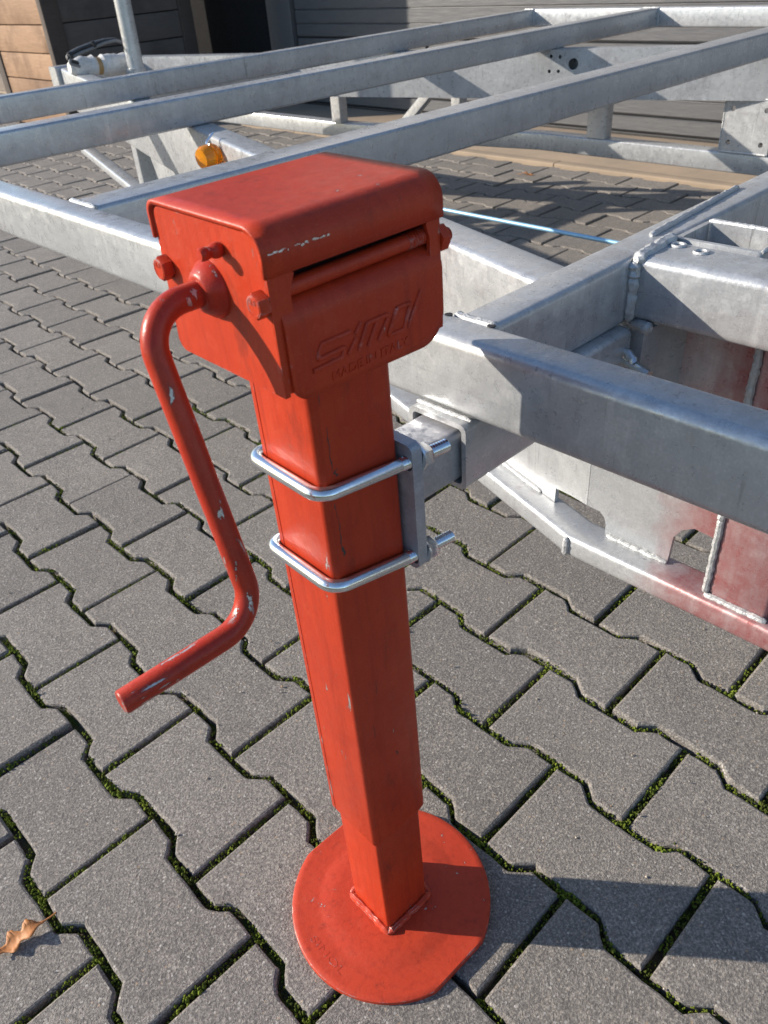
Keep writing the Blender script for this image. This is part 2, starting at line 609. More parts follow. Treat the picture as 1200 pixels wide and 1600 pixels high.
def thread(A, B, r, pitch=0.0015, seg=16):
    A, B = Vector(A), Vector(B)
    n = int((B - A).length / (pitch / 2))
    pts = [A.lerp(B, i / n) for i in range(n + 1)]
    return sweep(pts, [r if i % 2 == 0 else r * 0.82 for i in range(n + 1)], seg)

def hexnut(c, axis, af, h, up=(0, 0, 1), rot=0.0, hole=None):
    c, ax = Vector(c), Vector(axis).normalized()
    s = ax.cross(Vector(up)).normalized()
    u = s.cross(ax)
    rings = []
    for k, sc in ((0, 1.0), (0.82, 1.0), (1.0, 0.9)):
        ring = []
        for i in range(12):
            a = math.pi * i / 6 + rot
            rad = af / 2 / math.cos(math.pi / 6) if i % 2 == 0 else af / 2
            if sc < 1:
                rad = af / 2 * 0.96
            ring.append(c + ax * (h * k) + (s * math.cos(a) + u * math.sin(a)) * rad)
        rings.append(ring)
    return loft(rings)

def plate2d(outer, holes, frame, thick):
    """flat plate with real holes. frame = (origin, xdir, ydir); thickness along x cross y"""
    cu = bpy.data.curves.new('tmp', 'CURVE')
    cu.dimensions = '2D'
    cu.fill_mode = 'BOTH'
    cu.extrude = thick / 2
    for poly in [outer] + holes:
        sp = cu.splines.new('POLY')
        sp.points.add(len(poly) - 1)
        for q, (x, y) in zip(sp.points, poly):
            q.co = (x, y, 0, 1)
        sp.use_cyclic_u = True
    return curve_mesh(cu, frame)

def curve_mesh(cu, frame):
    o = bpy.data.objects.new('tmp', cu)
    COL.objects.link(o)
    dg = bpy.context.evaluated_depsgraph_get()
    me = bpy.data.meshes.new_from_object(o.evaluated_get(dg))
    O, X, Y = (Vector(a) for a in frame)
    X, Y = X.normalized(), Y.normalized()
    Z = X.cross(Y)
    v = [O + X * p.co.x + Y * p.co.y + Z * p.co.z for p in me.vertices]
    f = [tuple(p.vertices) for p in me.polygons]
    bpy.data.objects.remove(o, do_unlink=True)
    bpy.data.meshes.remove(me)
    bpy.data.curves.remove(cu)
    return v, f

def text_mesh(body, size, extrude, frame, width=None, shear=0.0):
    cu = bpy.data.curves.new('tmp', 'FONT')
    cu.body = body
    cu.size = size
    cu.extrude = extrude
    cu.shear = shear
    cu.resolution_u = 3
    v, f = curve_mesh(cu, ((0, 0, 0), (1, 0, 0), (0, 1, 0)))
    if width:
        xs = [p.x for p in v]
        k = width / (max(xs) - min(xs))
        x0 = min(xs)
        v = [Vector(((p.x - x0) * k, p.y, p.z)) for p in v]
    O, X, Y = (Vector(a) for a in frame)
    X, Y = X.normalized(), Y.normalized()
    Z = X.cross(Y)
    return [O + X * p.x + Y * p.y + Z * p.z for p in v], f

def circle2d(cx, cy, r, n=20):
    return [(cx + r * math.cos(2 * math.pi * i / n), cy + r * math.sin(2 * math.pi * i / n)) for i in range(n)]

# ------------------------------------------------------------------ ground and paving
S_ = 150.0
def grid_sheet(x0, x1, y0, y1, z):
    return [(x0, y0, z), (x1, y0, z), (x1, y1, z), (x0, y1, z)], [(0, 1, 2, 3)]
v, f = grid_sheet(-S_, S_, -S_, S_, -0.016)
ground = obj("ground", v, f, 'joint_bed', smooth=0, recalc=False)
ground["kind"] = "structure"

LX0, LY0, PL, PW = -0.2841, 0.4195, 0.225, 0.14     # paving grid: origin, stone length (Y), row pitch (X)
APRON_X = 3.10
AMP, RAMP = 0.0092, 0.11
def wave(u):
    """sideways offset of a row joint; u counted in stones from a head joint of the row above it"""
    w = abs((u + 0.5) % 1.0 - 0.5)                 # 0 at upper-row heads, 0.5 at lower-row heads
    lo, hi = 0.25 - RAMP / 2, 0.25 + RAMP / 2
    if w <= lo:
        return -AMP
    if w >= hi:
        return AMP
    return -AMP * math.cos(math.pi * (w - lo) / (hi - lo))

JOINT = 0.0047      # half joint width
US = [0.0, 0.1, 0.18, 0.205, 0.25, 0.295, 0.32, 0.4, 0.5, 0.6, 0.68, 0.705, 0.75, 0.795, 0.82, 0.9, 1.0]
def paver_outline(g, full=True):
    """x = across the row, y = along it (towards +Y), centred on the stone"""
    us = US if full else [0, 0.2075, 0.2925, 0.7075, 0.7925, 1.0]
    jit = 0.0012 if full else 0.0
    low, high = [], []
    for u in us:
        uu = min(max(u, JOINT / PL), 1 - JOINT / PL)
        y = (0.5 - uu) * PL
        low.append((-PW / 2 + wave(u) + JOINT + g.uniform(-jit, jit), y + g.uniform(-jit, jit)))
        high.append((PW / 2 - wave(u) - JOINT + g.uniform(-jit, jit), y + g.uniform(-jit, jit)))
    return low + high[::-1]

def paver_geo(g, full=True, depth=0.022, ch=0.0036):
    out = paver_outline(g, full)
    n = len(out)
    c = Vector((0, 0, 0))
    ring = [Vector((x, y, 0)) for x, y in out]
    def inset(d):
        res = []
        for i in range(n):
            a, p, b = ring[i - 1], ring[i], ring[(i + 1) % n]
            t1, t2 = (p - a).normalized(), (b - p).normalized()
            n1, n2 = Vector((-t1.y, t1.x, 0)), Vector((-t2.y, t2.x, 0))
            m = (n1 + n2)
            m = m / max(m.length_squared, 0.6) * 2
            res.append(p + m * d)
        return res
    area = sum(ring[i].x * ring[(i + 1) % n].y - ring[(i + 1) % n].x * ring[i].y for i in range(n))
    sgn = 1 if area > 0 else -1
    rings = [[p + Vector((0, 0, -depth)) for p in ring], [p + Vector((0, 0, -ch)) for p in ring]]
    if full:
        rings.append([p + Vector((0, 0, -ch * 0.3)) for p in inset(sgn * ch * 0.35)])
    top = [Vector((p.x, p.y, 0.0)) for p in inset(sgn * ch)]
    rings.append(top)
    v, f = [], []
    for r in rings:
        v += r
    for k in range(len(rings) - 1):
        for i in range(n):
            j = (i + 1) % n
            q = (k * n + i, k * n + j, (k + 1) * n + j, (k + 1) * n + i)
            f.append(q if sgn > 0 else q[::-1])
    k = (len(rings) - 1) * n
    # cap as strips across the stone (low side pairs with high side)
    h = n // 2
    for i in range(h - 1):
        q = (k + i, k + i + 1, k + n - 2 - i, k + n - 1 - i)
        f.append(q if sgn > 0 else q[::-1])
    return v, f

def project(p):
    q = Vector(p) - CAM_POS
    z = q.dot(f_)
    if z < 0.05:
        return None
    return 600 + F_PX * q.dot(r_) / z, 800 + F_PX * q.dot(d_) / z, z

spots = []
for row in range(-8, 25):
    xc = LX0 + (row + 0.5) * PW
    if xc + PW / 2 > APRON_X + 0.02:
        continue
    off = 0.5 if row % 2 == 0 else 0.0
    for k in range(-60, 12):
        yc = LY0 - (k + off + 0.5) * PL
        if not (-2.2 < yc < 10.5):
            continue
        pr = project((xc, yc, 0))
        vis = pr is not None and -260 < pr[0] < 1460 and -60 < pr[1] < 1800
        inside = pr is not None and -60 < pr[0] < 1260 and 100 < pr[1] < 1690
        dist = (Vector((xc, yc, 0)) - CAM_POS).length
        spots.append((xc, yc, vis, inside, dist))
near = sorted([s for s in spots if s[3]], key=lambda s: s[4])[:300]
near_set = set((s[0], s[1]) for s in near)
pv_meshes = []
for k in range(12):
    g = random.Random(100 + k)
    v, f = paver_geo(g)
    me = bpy.data.meshes.new("paver")
    me.from_pydata(v, [], f)
    me.materials.append(MAT['paver'])
    me.shade_smooth()
    me.set_sharp_from_angle(angle=R(18))
    pv_meshes.append(me)
for (x, y, *_r) in near:
    o = bpy.data.objects.new("paver", pv_meshes[rnd.randrange(12)])
    COL.objects.link(o)
    o.parent = ground
    o.location = (x + rnd.uniform(-0.0006, 0.0006), y + rnd.uniform(-0.0008, 0.0008), rnd.gauss(0, 0.0014))
    o.rotation_euler = (rnd.gauss(0, 0.007), rnd.gauss(0, 0.007), rnd.gauss(0, 0.006) + (math.pi if rnd.random() < 0.5 else 0))
pf = MB()
g = random.Random(5)
sv, sf = paver_geo(g, False)
for (x, y, vis, ins, dist) in spots:
    if (x, y) in near_set:
        continue
    z = rnd.gauss(0, 0.0014)
    a, b = rnd.gauss(0, 0.006), rnd.gauss(0, 0.006)
    pf.add([(p.x + x, p.y + y, p.z + z + a * p.x + b * p.y) for p in sv], sf)
po = pf.obj("paver_field", 'paver', ground, smooth=18, local=True, recalc=False)
po["kind"] = "stuff"

# moss growing in the joints
def joint_lines():
    for row in range(-6, 22):
        x = LX0 + row * PW
        off = 0.0 if row % 2 else 0.5               # heads of the row above this line
        y = -0.9
        while y < 3.2:
            u = (LY0 - y) / PL - off
            yield (x + wave(u), y)
            y += 0.0034
        for k in range(-14, 8):
            yh = LY0 - (k + off) * PL
            if -0.9 < yh < 3.2:
                s = -AMP
                while s < PW + AMP:
                    yield (x + s, yh)
                    s += 0.0034
def vnoise(x, y, s):
    a = math.sin(x * s * 1.3 + 1.7 * math.sin(y * s * 0.7)) + math.sin(y * s * 1.1 + 2.1 * math.sin(x * s * 0.9 + 0.5))
    return a * 0.25 + 0.5
mv, mf = [], []
OCT = [(0, 2, 4), (2, 1, 4), (1, 3, 4), (3, 0, 4)]
g = random.Random(11)
for (x, y) in joint_lines():
    if x > 2.6:
        continue
    pr = project((x, y, 0))
    if pr is None or not (-40 < pr[0] < 1240 and 330 < pr[1] < 1640):
        continue
    d = pr[2]
    if d > 2.0:
        continue
    m = 0.55 * vnoise(x, y, 21) + 0.45 * vnoise(x + 3, y - 2, 67)
    if m + g.uniform(-0.16, 0.16) < 0.30:
        continue
    cnt = 4 if d < 1.1 else (2 if d < 1.6 else 1)
    for _ in range(cnt):
        px, py = x + g.uniform(-1, 1) * JOINT, y + g.uniform(-1, 1) * JOINT
        s = g.uniform(0.0010, 0.0024) * (1.0 + 0.8 * max(0.0, m - 0.55) / 0.45)
        z = -0.0085 + 0.0100 * m * g.uniform(0.4, 1.2)
        k = len(mv)
        a = g.uniform(0, 3.14)
        ca, sa = math.cos(a) * s, math.sin(a) * s
        mv += [(px + ca, py + sa, z - s * g.uniform(0, 1)), (px - ca, py - sa, z - s * g.uniform(0, 1)),
               (px - sa, py + ca, z - s * g.uniform(0, 1)), (px + sa, py - ca, z - s * g.uniform(0, 1)),
               (px + g.uniform(-s, s) * 0.5, py + g.uniform(-s, s) * 0.5, z + s * g.uniform(0.4, 1.2))]
        mf += [tuple(i + k for i in q) for q in OCT]
moss = obj("moss", mv, mf, 'moss', smooth=0, recalc=False)
moss["kind"] = "stuff"
moss["label"] = "green moss growing in the joints between the grey pavers"
moss["category"] = "moss"

# loose grit lying on the stones and in the joints
mv, mf = [], []
g = random.Random(23)
for _ in range(900):
    x, y = g.uniform(-0.65, 1.3), g.uniform(-0.75, 1.9)
    s = g.choice((0.0006, 0.0008, 0.0010, 0.0013, 0.0021))
    k = len(mv)
    mv += [(x + s * g.uniform(0.6, 1.2), y, s * 0.4), (x - s * g.uniform(0.6, 1.2), y, s * 0.4), (x, y + s * g.uniform(0.6, 1.2), s * 0.4),
           (x, y - s * g.uniform(0.6, 1.2), s * 0.4), (x, y, s * g.uniform(0.9, 1.3)), (x, y, -s)]
    mf += [tuple(i + k for i in q) for q in ((0, 2, 4), (2, 1, 4), (1, 3, 4), (3, 0, 4), (2, 0, 5), (1, 2, 5), (3, 1, 5), (0, 3, 5))]
grit = obj("loose_grit", mv, mf, 'grit', smooth=0, recalc=False)
grit["kind"] = "stuff"
grit["label"] = "loose sand grains and tiny stones lying on the grey pavers"
grit["category"] = "grit"

# concrete strip in front of the garage
ap = MB().add(*box(APRON_X + 0.075, 3.87, -6, 12, -0.1, 0.004, 0.004))
apron = ap.obj("concrete_apron", 'concrete_apron')
apron["kind"] = "structure"
kerb = MB()
yy = -3.0
kerb_o = None
while yy < 9.0:
    k = MB().add(*box(APRON_X + 0.006, APRON_X + 0.071, yy, yy + 0.994, -0.1, 0.008, 0.006)).obj("edging_stone", 'concrete_apron', apron, local=True)
    yy += 1.0

# ------------------------------------------------------------------ building with the roller door
DX = 3.85
bld = empty("garage_building", (DX, 2.0, 0), "anthracite sectional garage door and dark frame behind the trailer frame", "garage")
PANEL = 0.332
z = 0.018
k = 0
MB().add(*box(DX - 0.004, DX + 0.03, -4.0, 4.78, 0.002, 0.018, 0.002)).obj("door_seal", 'rubber_black', bld)
first = True
while z < 2.3:
    h = 0.079 if first else PANEL
    first = False
    ribs = 1 if h < 0.1 else 4
    prof = [(0.045, 0.0)]
    rh = h / ribs
    for i in range(ribs):
        z0 = i * rh
        g0 = 0.010 if i == 0 else 0.005
        prof += [(0.012 if i == 0 else 0.007, z0 + 0.0012), (0.0, z0 + g0 + 0.002), (0.0, z0 + rh - 0.004), (0.006, z0 + rh - 0.0012)]
    prof += [(0.045, h)]
    rings = [[(DX + a, y, z + b) for a, b in prof] for y in (-4.0, 4.775)]
    v, f = loft(rings)
    obj("door_panel", v, f, 'door_grey', bld, smooth=0)
    z += h + 0.0015
MB().add(*box(DX - 0.035, DX + 0.12, 4.79, 5.06, 0.0, 3.0, 0.006)).obj("door_frame", 'frame_grey', bld)
MB().add(*box(DX + 0.02, DX + 0.12, 5.064, 9.5, 0.0, 3.2, 0.004)).obj("black_cladding", 'black_cladding', bld)
MB().add(*box(DX + 0.13, DX + 0.3, -6, 9.5, 0.0, 3.4, 0.004)).obj("wall", 'render_wall', bld)
MB().add(*box(DX - 0.03, DX + 0.12, -4.1, 4.78, 2.38, 3.2, 0.004)).obj("door_lintel", 'frame_grey', bld)

# ------------------------------------------------------------------ wooden shed
shed = empty("wooden_shed", (2.35, 5.5, 0), "brown horizontal plank shed with corner posts, left of the garage door", "shed")
ZL = [-0.01, 0.148, 0.315, 0.480, 0.648, 0.815, 0.98, 1.145, 1.31, 1.475, 1.64, 1.805, 1.97]
for i in range(len(ZL) - 1):
    g = random.Random(i)
    z0, z1 = max(ZL[i], 0.004) + 0.003, ZL[i + 1] - 0.003
    MB().add(*bar((2.37 + g.uniform(-0.003, 0.003), 5.53, (z0 + z1) / 2), (2.37, 6.42, (z0 + z1) / 2), 0.03, z1 - z0, 0.004)).obj("plank", 'wood_plank', shed)
    MB().add(*bar((2.46, 5.53 + g.uniform(-0.003, 0.003), (z0 + z1) / 2), (3.36, 5.53, (z0 + z1) / 2), 0.03, z1 - z0, 0.004)).obj("plank", 'dark_plank', shed)
for (x0, x1, y0, y1) in ((2.338, 2.458, 5.495, 5.555), (3.362, 3.47, 5.495, 5.58), (2.345, 2.40, 6.425, 6.52)):
    MB().add(*box(x0, x1, y0, y1, 0.0, 2.05, 0.005)).obj("post", 'wood_post', shed)
MB().add(*box(2.25, 3.6, 5.4, 6.65, 2.055, 2.10, 0.005)).obj("roof", 'wood_post', shed)
MB().add(*box(2.42, 3.40, 5.60, 6.50, 0.0, 2.0, 0.005)).obj("inner_lining", 'black_cladding', shed)

# ------------------------------------------------------------------ trailer frame
tr = empty("trailer_frame", (1.48, 1.0, 0), "galvanised steel trailer chassis of welded box sections standing on the pavers", "trailer")
ZT, ZB = 0.663, 0.598
rail_n = MB().add(*bar((0.1335, -1.25, (ZT + ZB) / 2), (0.1335, 2.0, (ZT + ZB) / 2), 0.040, ZT - ZB, 0.0085, n=5)).obj("side_rail", 'galvanised', tr)
rail_f = MB().add(*bar((2.866, -1.25, (ZT + ZB) / 2), (2.866, 2.0, (ZT + ZB) / 2), 0.040, ZT - ZB, 0.0075, n=4)).obj("side_rail", 'galvanised', tr)
def cross(y0, y1, seed, zt=ZT - 0.0015, zb=ZB):
    o = MB().add(*bar((0.152, (y0 + y1) / 2, (zt + zb) / 2), (2.847, (y0 + y1) / 2, (zt + zb) / 2), y1 - y0, zt - zb, 0.006, n=4)).obj("cross_member", 'galvanised', tr)
    for s, x in ((0, 0.1545), (1, 2.845)):
        w = WB()
        w.add(*bead((x, y0 - 0.002, zt - 0.001), (x, y1 + 0.002, zt - 0.001), 0.0042, seed=seed + s))
        w.add(*bead((x, y0 - 0.002, zt - 0.004), (x, y0 - 0.002, zb + 0.002), 0.0042, seed=seed + s + 9))
        w.obj("weld_bead", 'weld_zinc', o)
    return o
cr = cross(-0.0185, 0.0215, 1)
for (x, y) in ((0.1475, 0.0245), (0.1500, -0.0175)):
    MB().add(*sweep([(x, y, ZT - 0.0006), (x, y, ZT + 0.0005)], 0.0034, 12)).obj("drain_hole_disc", 'rubber_black', rail_n)  # solid black disc; its colour stands in for the shade inside a drain hole
cross(0.638, 0.704, 31)
cross(1.386, 1.448, 51)
cross(1.955, 2.0, 71)

# inner longitudinal between the cross members, post pocket and welds beside it
inner = MB().add(*bar((0.3855, -1.25, 0.632), (0.3855, -0.0205, 0.632), 0.063, 0.060, 0.008, n=5)).obj("inner_rail", 'galvanised', tr)
w = WB()
w.add(*bead((0.352, -0.022, 0.660), (0.42, -0.022, 0.6625), 0.0065, seed=3))
w.add(*bead((0.352, -0.021, 0.658), (0.352, -0.021, 0.602), 0.006, seed=4))
w.add(*bead((0.415, 0.0, 0.6625), (0.62, 0.012, 0.6625), 0.0035, seed=6))
w.obj("weld_bead", 'weld_zinc', inner)
for (x, y) in ((0.402, -0.036), (0.395, -0.062)):
    ring = MB().add(*sweep([(x + 0.006 * math.cos(a), y + 0.006 * math.sin(a), 0.6625) for a in [i * math.pi / 7 for i in range(14)]], 0.0018, 6, closed=True))
    ring.obj("plug_weld", 'weld_zinc', inner)
pk = plate2d(rrect(0.066, 0.086, 0.006), [rrect(0.056, 0.076, 0.004)[::-1]], ((0.4515, -0.0655, 0.611), (1, 0, 0), (0, 1, 0)), 0.105)
pocket = MB().add(*pk).obj("post_pocket", 'galvanised', tr)
w = WB().add(*bead((0.42, -0.107, 0.6635), (0.484, -0.107, 0.6635), 0.0028, seed=8)).add(*bead((0.484, -0.107, 0.6635), (0.484, -0.024, 0.6635), 0.0028, seed=9))
w.obj("weld_bead", 'weld_zinc', pocket)

# drawbar arms: a V below the frame, near arm and far arm, each a channel over a lower chord
K = 0.298
def xn(y): return 0.374 + K * (y - 0.04)
def xf(y): return 2.594 - K * (y - 0.04)
dn = Vector((K, 1, 0)).normalized()
df = Vector((-K, 1, 0)).normalized()
nn = Vector((1, -K, 0)).normalized()      # away from the camera on the near arm
nf = Vector((1, K, 0)).normalized()
TIP = 3.22
def poly_bar(pts, w, h, r, z, side):
    """bar along plan points whose near faces follow pts; depth w goes to side (per-segment normals averaged)"""
    m = []
    for i, p in enumerate(pts):
        p = Vector((*p, 0))
        a = (Vector((*pts[i], 0)) - Vector((*pts[i - 1], 0))).normalized() if i else None
        b = (Vector((*pts[i + 1], 0)) - Vector((*pts[i], 0))).normalized() if i < len(pts) - 1 else None
        na = Vector((a.y, -a.x, 0)) if a else None
        nb = Vector((b.y, -b.x, 0)) if b else None
        n_ = ((na or nb) + (nb or na))
        n_ = n_ / n_.length_squared * 2
        m.append((p, n_))
    prof = rrect(w, h, r, 3)
    rings = [[p + n_ * (x + w / 2) + Vector((0, 0, z + y)) for x, y in prof] for p, n_ in m]
    return loft(rings)

# near arm: closed box that passes under the cross members
na = MB().add(*poly_bar([(xn(-0.040), -0.040), (xn(TIP), TIP)], 0.060, 0.146, 0.008, 0.5245, 1)).obj("drawbar_arm", 'galvanised', tr)
w = WB().add(*bead((xn(-0.045) + 0.004, -0.045, 0.598), (xn(0.03) + 0.004, 0.03, 0.598), 0.006, seed=14))
w.add(*bead((xn(-0.045) + 0.02, -0.045, 0.5985), (xn(0.0) + 0.018, 0.0, 0.5985), 0.006, seed=15))
w.obj("weld_bead", 'weld_zinc', na)
# lower chord of the near side, kinked below the first cross member
lc = MB().add(*poly_bar([(0.374, -1.25), (0.374, 0.04), (xn(TIP), TIP)], 0.048, 0.031, 0.007, 0.2835, 1)).obj("lower_chord", 'galvanised_red_tint', tr)
MB().add(*bead((0.3735, 0.04, 0.270), (0.3735, 0.04, 0.297), 0.0045, seed=21)).obj("weld_bead", 'weld_zinc', lc)
# web plates with their drain notches
def web(outer, origin, d, name="web_plate", holes=None, mat='galvanised_red_tint', th=0.006):
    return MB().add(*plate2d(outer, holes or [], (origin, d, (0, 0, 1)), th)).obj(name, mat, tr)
WZ0, WZ1 = 0.2995, 0.60
# straight part: s runs towards -Y
sw = [(0.0, 0.331), (0.018, 0.330), (0.025, 0.324), (0.028, 0.314), (0.028, WZ0), (0.112, WZ0), (0.114, 0.338), (0.122, 0.352), (0.136, 0.361), (0.171, 0.358), (0.171, WZ1), (0.0, WZ1)]
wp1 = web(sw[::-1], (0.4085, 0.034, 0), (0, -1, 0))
# angled part: s runs along the arm towards +Y
aw = [(0.0, 0.331), (0.03, 0.328), (0.052, 0.324), (0.060, 0.322), (0.061, WZ0), (0.205, WZ0), (0.200, 0.33), (0.206, 0.365), (0.225, 0.40), (0.26, 0.425), (0.33, 0.45), (0.33, 0.46), (0.0, 0.46)]
o0 = Vector((0.4085, 0.034, 0))
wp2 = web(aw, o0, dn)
w = WB()
w.add(*bead(o0 + dn * 0.09 + Vector((-0.004, 0, 0.301)), o0 + dn * 0.205 + Vector((-0.004, 0, 0.301)), 0.0034, seed=22))
w.add(*bead((0.4035, 0.002, 0.301), (0.4035, -0.078, 0.301), 0.0034, seed=23))
w.obj("weld_bead", 'weld_zinc', wp1)
# post beside the web
po_ = MB().add(*bar((0.405, -0.170, 0.3), (0.405, -0.170, 0.601), 0.040, 0.066, 0.005, up=(0, 1, 0))).obj("post", 'galvanised_red_tint', tr)
MB().add(*bead((0.383, -0.136, 0.3), (0.383, -0.205, 0.3), 0.004, seed=25)).obj("weld_bead", 'weld_zinc', po_)
w = WB().add(*bead((0.3845, -0.136, 0.302), (0.3845, -0.136, 0.598), 0.004, seed=24))
w.obj("weld_bead", 'weld_zinc', po_)
MB().add(*bar((0.405, -0.55, 0.3), (0.405, -0.55, 0.601), 0.040, 0.066, 0.005, up=(0, 1, 0))).obj("post", 'galvanised', tr)
MB().add(*bar((0.412, -0.22, 0.31), (0.412, -0.51, 0.59), 0.03, 0.03, 0.004)).obj("diagonal_brace", 'galvanised', tr)
# wing bolt on the near arm
wb = MB()
c0 = Vector((0.355, -0.024, 0.5665)) + dn * 0.006 - nn * 0.012
wb.add(*hexnut(c0, -dn, 0.016, 0.009, rot=0.2))
wb.add(*sweep([c0 - dn * 0.004, c0 - dn * 0.030 + Vector((0, 0, -0.001)), c0 - dn * 0.048 + Vector((0, 0, -0.003))], [0.0056, 0.0054, 0.0052], 12))
wb.add(*sweep(fillet([c0 - dn * 0.012 - nn * 0.004 + Vector((0, 0, 0.003)), c0 - dn * 0.018 + Vector((-0.004, 0, 0.013)), c0 - dn * 0.030 + Vector((-0.006, 0, 0.008))], 0.006), [0.0045] * 11, 10))
wb.obj("wing_bolt", 'zinc_bright', tr)

# posts and gusset of the near arm further back
for y in (0.75, 2.15):
    p = Vector((xn(y), y, 0)) + nn * 0.032
    MB().add(*bar(p + Vector((0, 0, 0.299)), p + Vector((0, 0, 0.452)), 0.07, 0.045, 0.005, up=nn)).obj("post", 'galvanised', tr)
p0, p1 = Vector((xn(1.1), 1.1, 0.30)) + nn * 0.032, Vector((xn(1.42), 1.42, 0.452)) + nn * 0.032
MB().add(*bar(p0, p1, 0.03, 0.04, 0.004)).obj("diagonal_brace", 'galvanised', tr)
gp = [(0.0, 0.299), (0.36, 0.299), (0.50, 0.452), (0.0, 0.452)]
web(gp, Vector((xn(1.5), 1.5, 0)) + nn * 0.02, dn, "gusset_plate", [circle2d(0.12, 0.38, 0.018)[::-1]], 'galvanised')

# far arm: channel with bolt holes, straight ahead of the kink
def far_s(y): return (y - 0.04) * math.sqrt(1 + K * K)
L_far = far_s(TIP)
holes = []
for (yy, zz, rr) in ((1.318, 0.556, 0.017), (1.392, 0.579, 0.0055), (1.362, 0.577, 0.0055), (1.396, 0.535, 0.0055), (1.366, 0.535, 0.0055)):
    holes.append(circle2d(far_s(yy), zz, rr, 18)[::-1])
fa = MB()
fa.add(*plate2d([(0, 0.452), (L_far, 0.452), (L_far, 0.598), (0, 0.598)], holes, ((2.594 + 0.003, 0.04, 0), df, (0, 0, 1)), 0.006))
for zz in (0.595, 0.455):
    fa.add(*bar(Vector((xf(0.04), 0.04, zz)) + nf * 0.033, Vector((xf(TIP), TIP, zz)) + nf * 0.033, 0.054, 0.006, 0.002))
fa.add(*bar(Vector((xf(0.04), 0.04, 0.525)) + nf * 0.063, Vector((xf(TIP), TIP, 0.525)) + nf * 0.063, 0.006, 0.146, 0.002))
fa.add(*box(2.594, 2.66, -1.25, 0.03, 0.452, 0.5965, 0.006))
fa.obj("drawbar_arm", 'galvanised', tr)
MB().add(*poly_bar([(2.392, -1.25), (2.392, 1.57), (2.21, 2.45), (2.2, 3.9)], 0.06, 0.061, 0.006, 0.267, 1)).obj("lower_chord", 'galvanised', tr)
for y, wd in ((1.325, 0.078), (1.93, 0.05), (2.52, 0.06)):
    x = 2.415 if y < 1.6 else 2.415 - 0.205 * (y - 1.57)
    MB().add(*bar((x, y, 0.298), (x, y, 0.4525), 0.045, wd, 0.005, up=(0, 1, 0))).obj("post", 'galvanised', tr)
MB().add(*bar((2.34, 2.23, 0.298), (2.31, 2.02, 0.4525), 0.03, 0.04, 0.004)).obj("diagonal_brace", 'galvanised', tr)
hp = plate2d([(0, 0), (0.158, 0.0), (0.158, 0.158), (0, 0.158)], [circle2d(a, b, 0.0078, 16)[::-1] for a in (0.026, 0.132) for b in (0.03, 0.128)],
             ((2.393, 0.856, 0.298), (0, -1, 0), (0, 0, 1)), 0.010)
MB().add(*hp).obj("mounting_plate", 'galvanised', tr)
w = WB().add(*bead((2.389, 0.857, 0.3), (2.389, 0.70, 0.3), 0.004, seed=33)).add(*bead((2.389, 0.857, 0.3), (2.389, 0.857, 0.455), 0.003, seed=34)).add(*bead((2.389, 0.857, 0.456), (2.389, 0.70, 0.456), 0.003, seed=35))
w.obj("weld_bead", 'weld_zinc', tr)
# coupling end of the drawbar
MB().add(*box(xn(TIP) - 0.03, xf(TIP) + 0.05, TIP - 0.03, TIP + 0.03, 0.455, 0.604, 0.006)).obj("drawbar_head", 'galvanised', tr)
for (a, b) in (((xn(2.45), 2.45), (xf(2.45), 2.45)),):
    MB().add(*bar((a[0] + 0.055, a[1], 0.53), (b[0] - 0.002, b[1], 0.53), 0.05, 0.10, 0.006)).obj("drawbar_tie", 'galvanised', tr)
# wrapped coupling with tape, hoses above it
g = random.Random(3)
pts, rs = [], []
for i in range(19):
    q = i / 18
    pts.append(Vector((1.20 + 0.235 * q, 2.86 - 0.02 * q, 0.622 - 0.012 * q)))
    rs.append(0.036 * (0.55 + 0.45 * math.sin(min(1, q * 5) * math.pi / 2)) * (1 - 0.25 * max(0, 1 - abs(q - 0.48) / 0.09)) * g.uniform(0.92, 1.10))
wrap = MB().add(*sweep(pts, rs, 20)).obj("wrapped_coupling", 'white_wrap', tr)
MB().add(*sweep([(1.303, 2.851, 0.617), (1.312, 2.850, 0.616), (1.322, 2.849, 0.615)], [0.030, 0.029, 0.0305], 20)).obj("tape_band", 'brown_tape', wrap)
MB().add(*sweep([(1.43, 2.84, 0.612), (1.475, 2.835, 0.60)], 0.016, 16)).obj("coupling_spigot", 'zinc_bright', tr)
for k, (dz, mt) in enumerate(((0, 'cable_grey'), (0.010, 'rubber_black'), (0.014, 'cable_grey'))):
    P_ = [(1.215, 2.80, 0.627 + dz), (1.175, 2.80, 0.642 + dz), (1.19, 2.80, 0.658 + dz), (1.228, 2.80, 0.669 + dz), (1.283, 2.80, 0.679 + dz), (1.339, 2.80, 0.691 + dz * 0.6), (1.38, 2.79, 0.694 + dz * 0.3), (1.41, 2.78, 0.676 + dz * 0.6), (1.425, 2.79, 0.61)]
    P_ = [(a, b + 0.006 * k, c_) for a, b, c_ in P_]
    MB().add(*sweep(fillet(P_, 0.03, 5), 0.0052, 10)).obj("hose", mt, tr)
for x, zz in ((1.19, 0.663), (1.29, 0.687)):
    MB().add(*sweep([(x - 0.006, 2.806, zz), (x + 0.006, 2.806, zz + 0.003)], 0.0135, 12)).obj("cable_tie", 'rubber_black', tr)
MB().add(*sweep([(2.205, 1.93, 0.44), (2.20, 2.0, 0.54), (2.20, 1.96, 0.60)], 0.006, 8)).obj("hose", 'rubber_black', tr)
# jockey wheel tube
jp = MB().add(*sweep([(1.405, 2.75, 0.06), (1.412, 2.75, 0.5), (1.42, 2.75, 1.02)], 0.030, 28)).obj("prop_tube", 'galvanised', tr)
MB().add(*sweep([(1.408, 2.75, 0.52), (1.41, 2.75, 0.60)], 0.037, 28)).obj("clamp_collar", 'galvanised', jp)
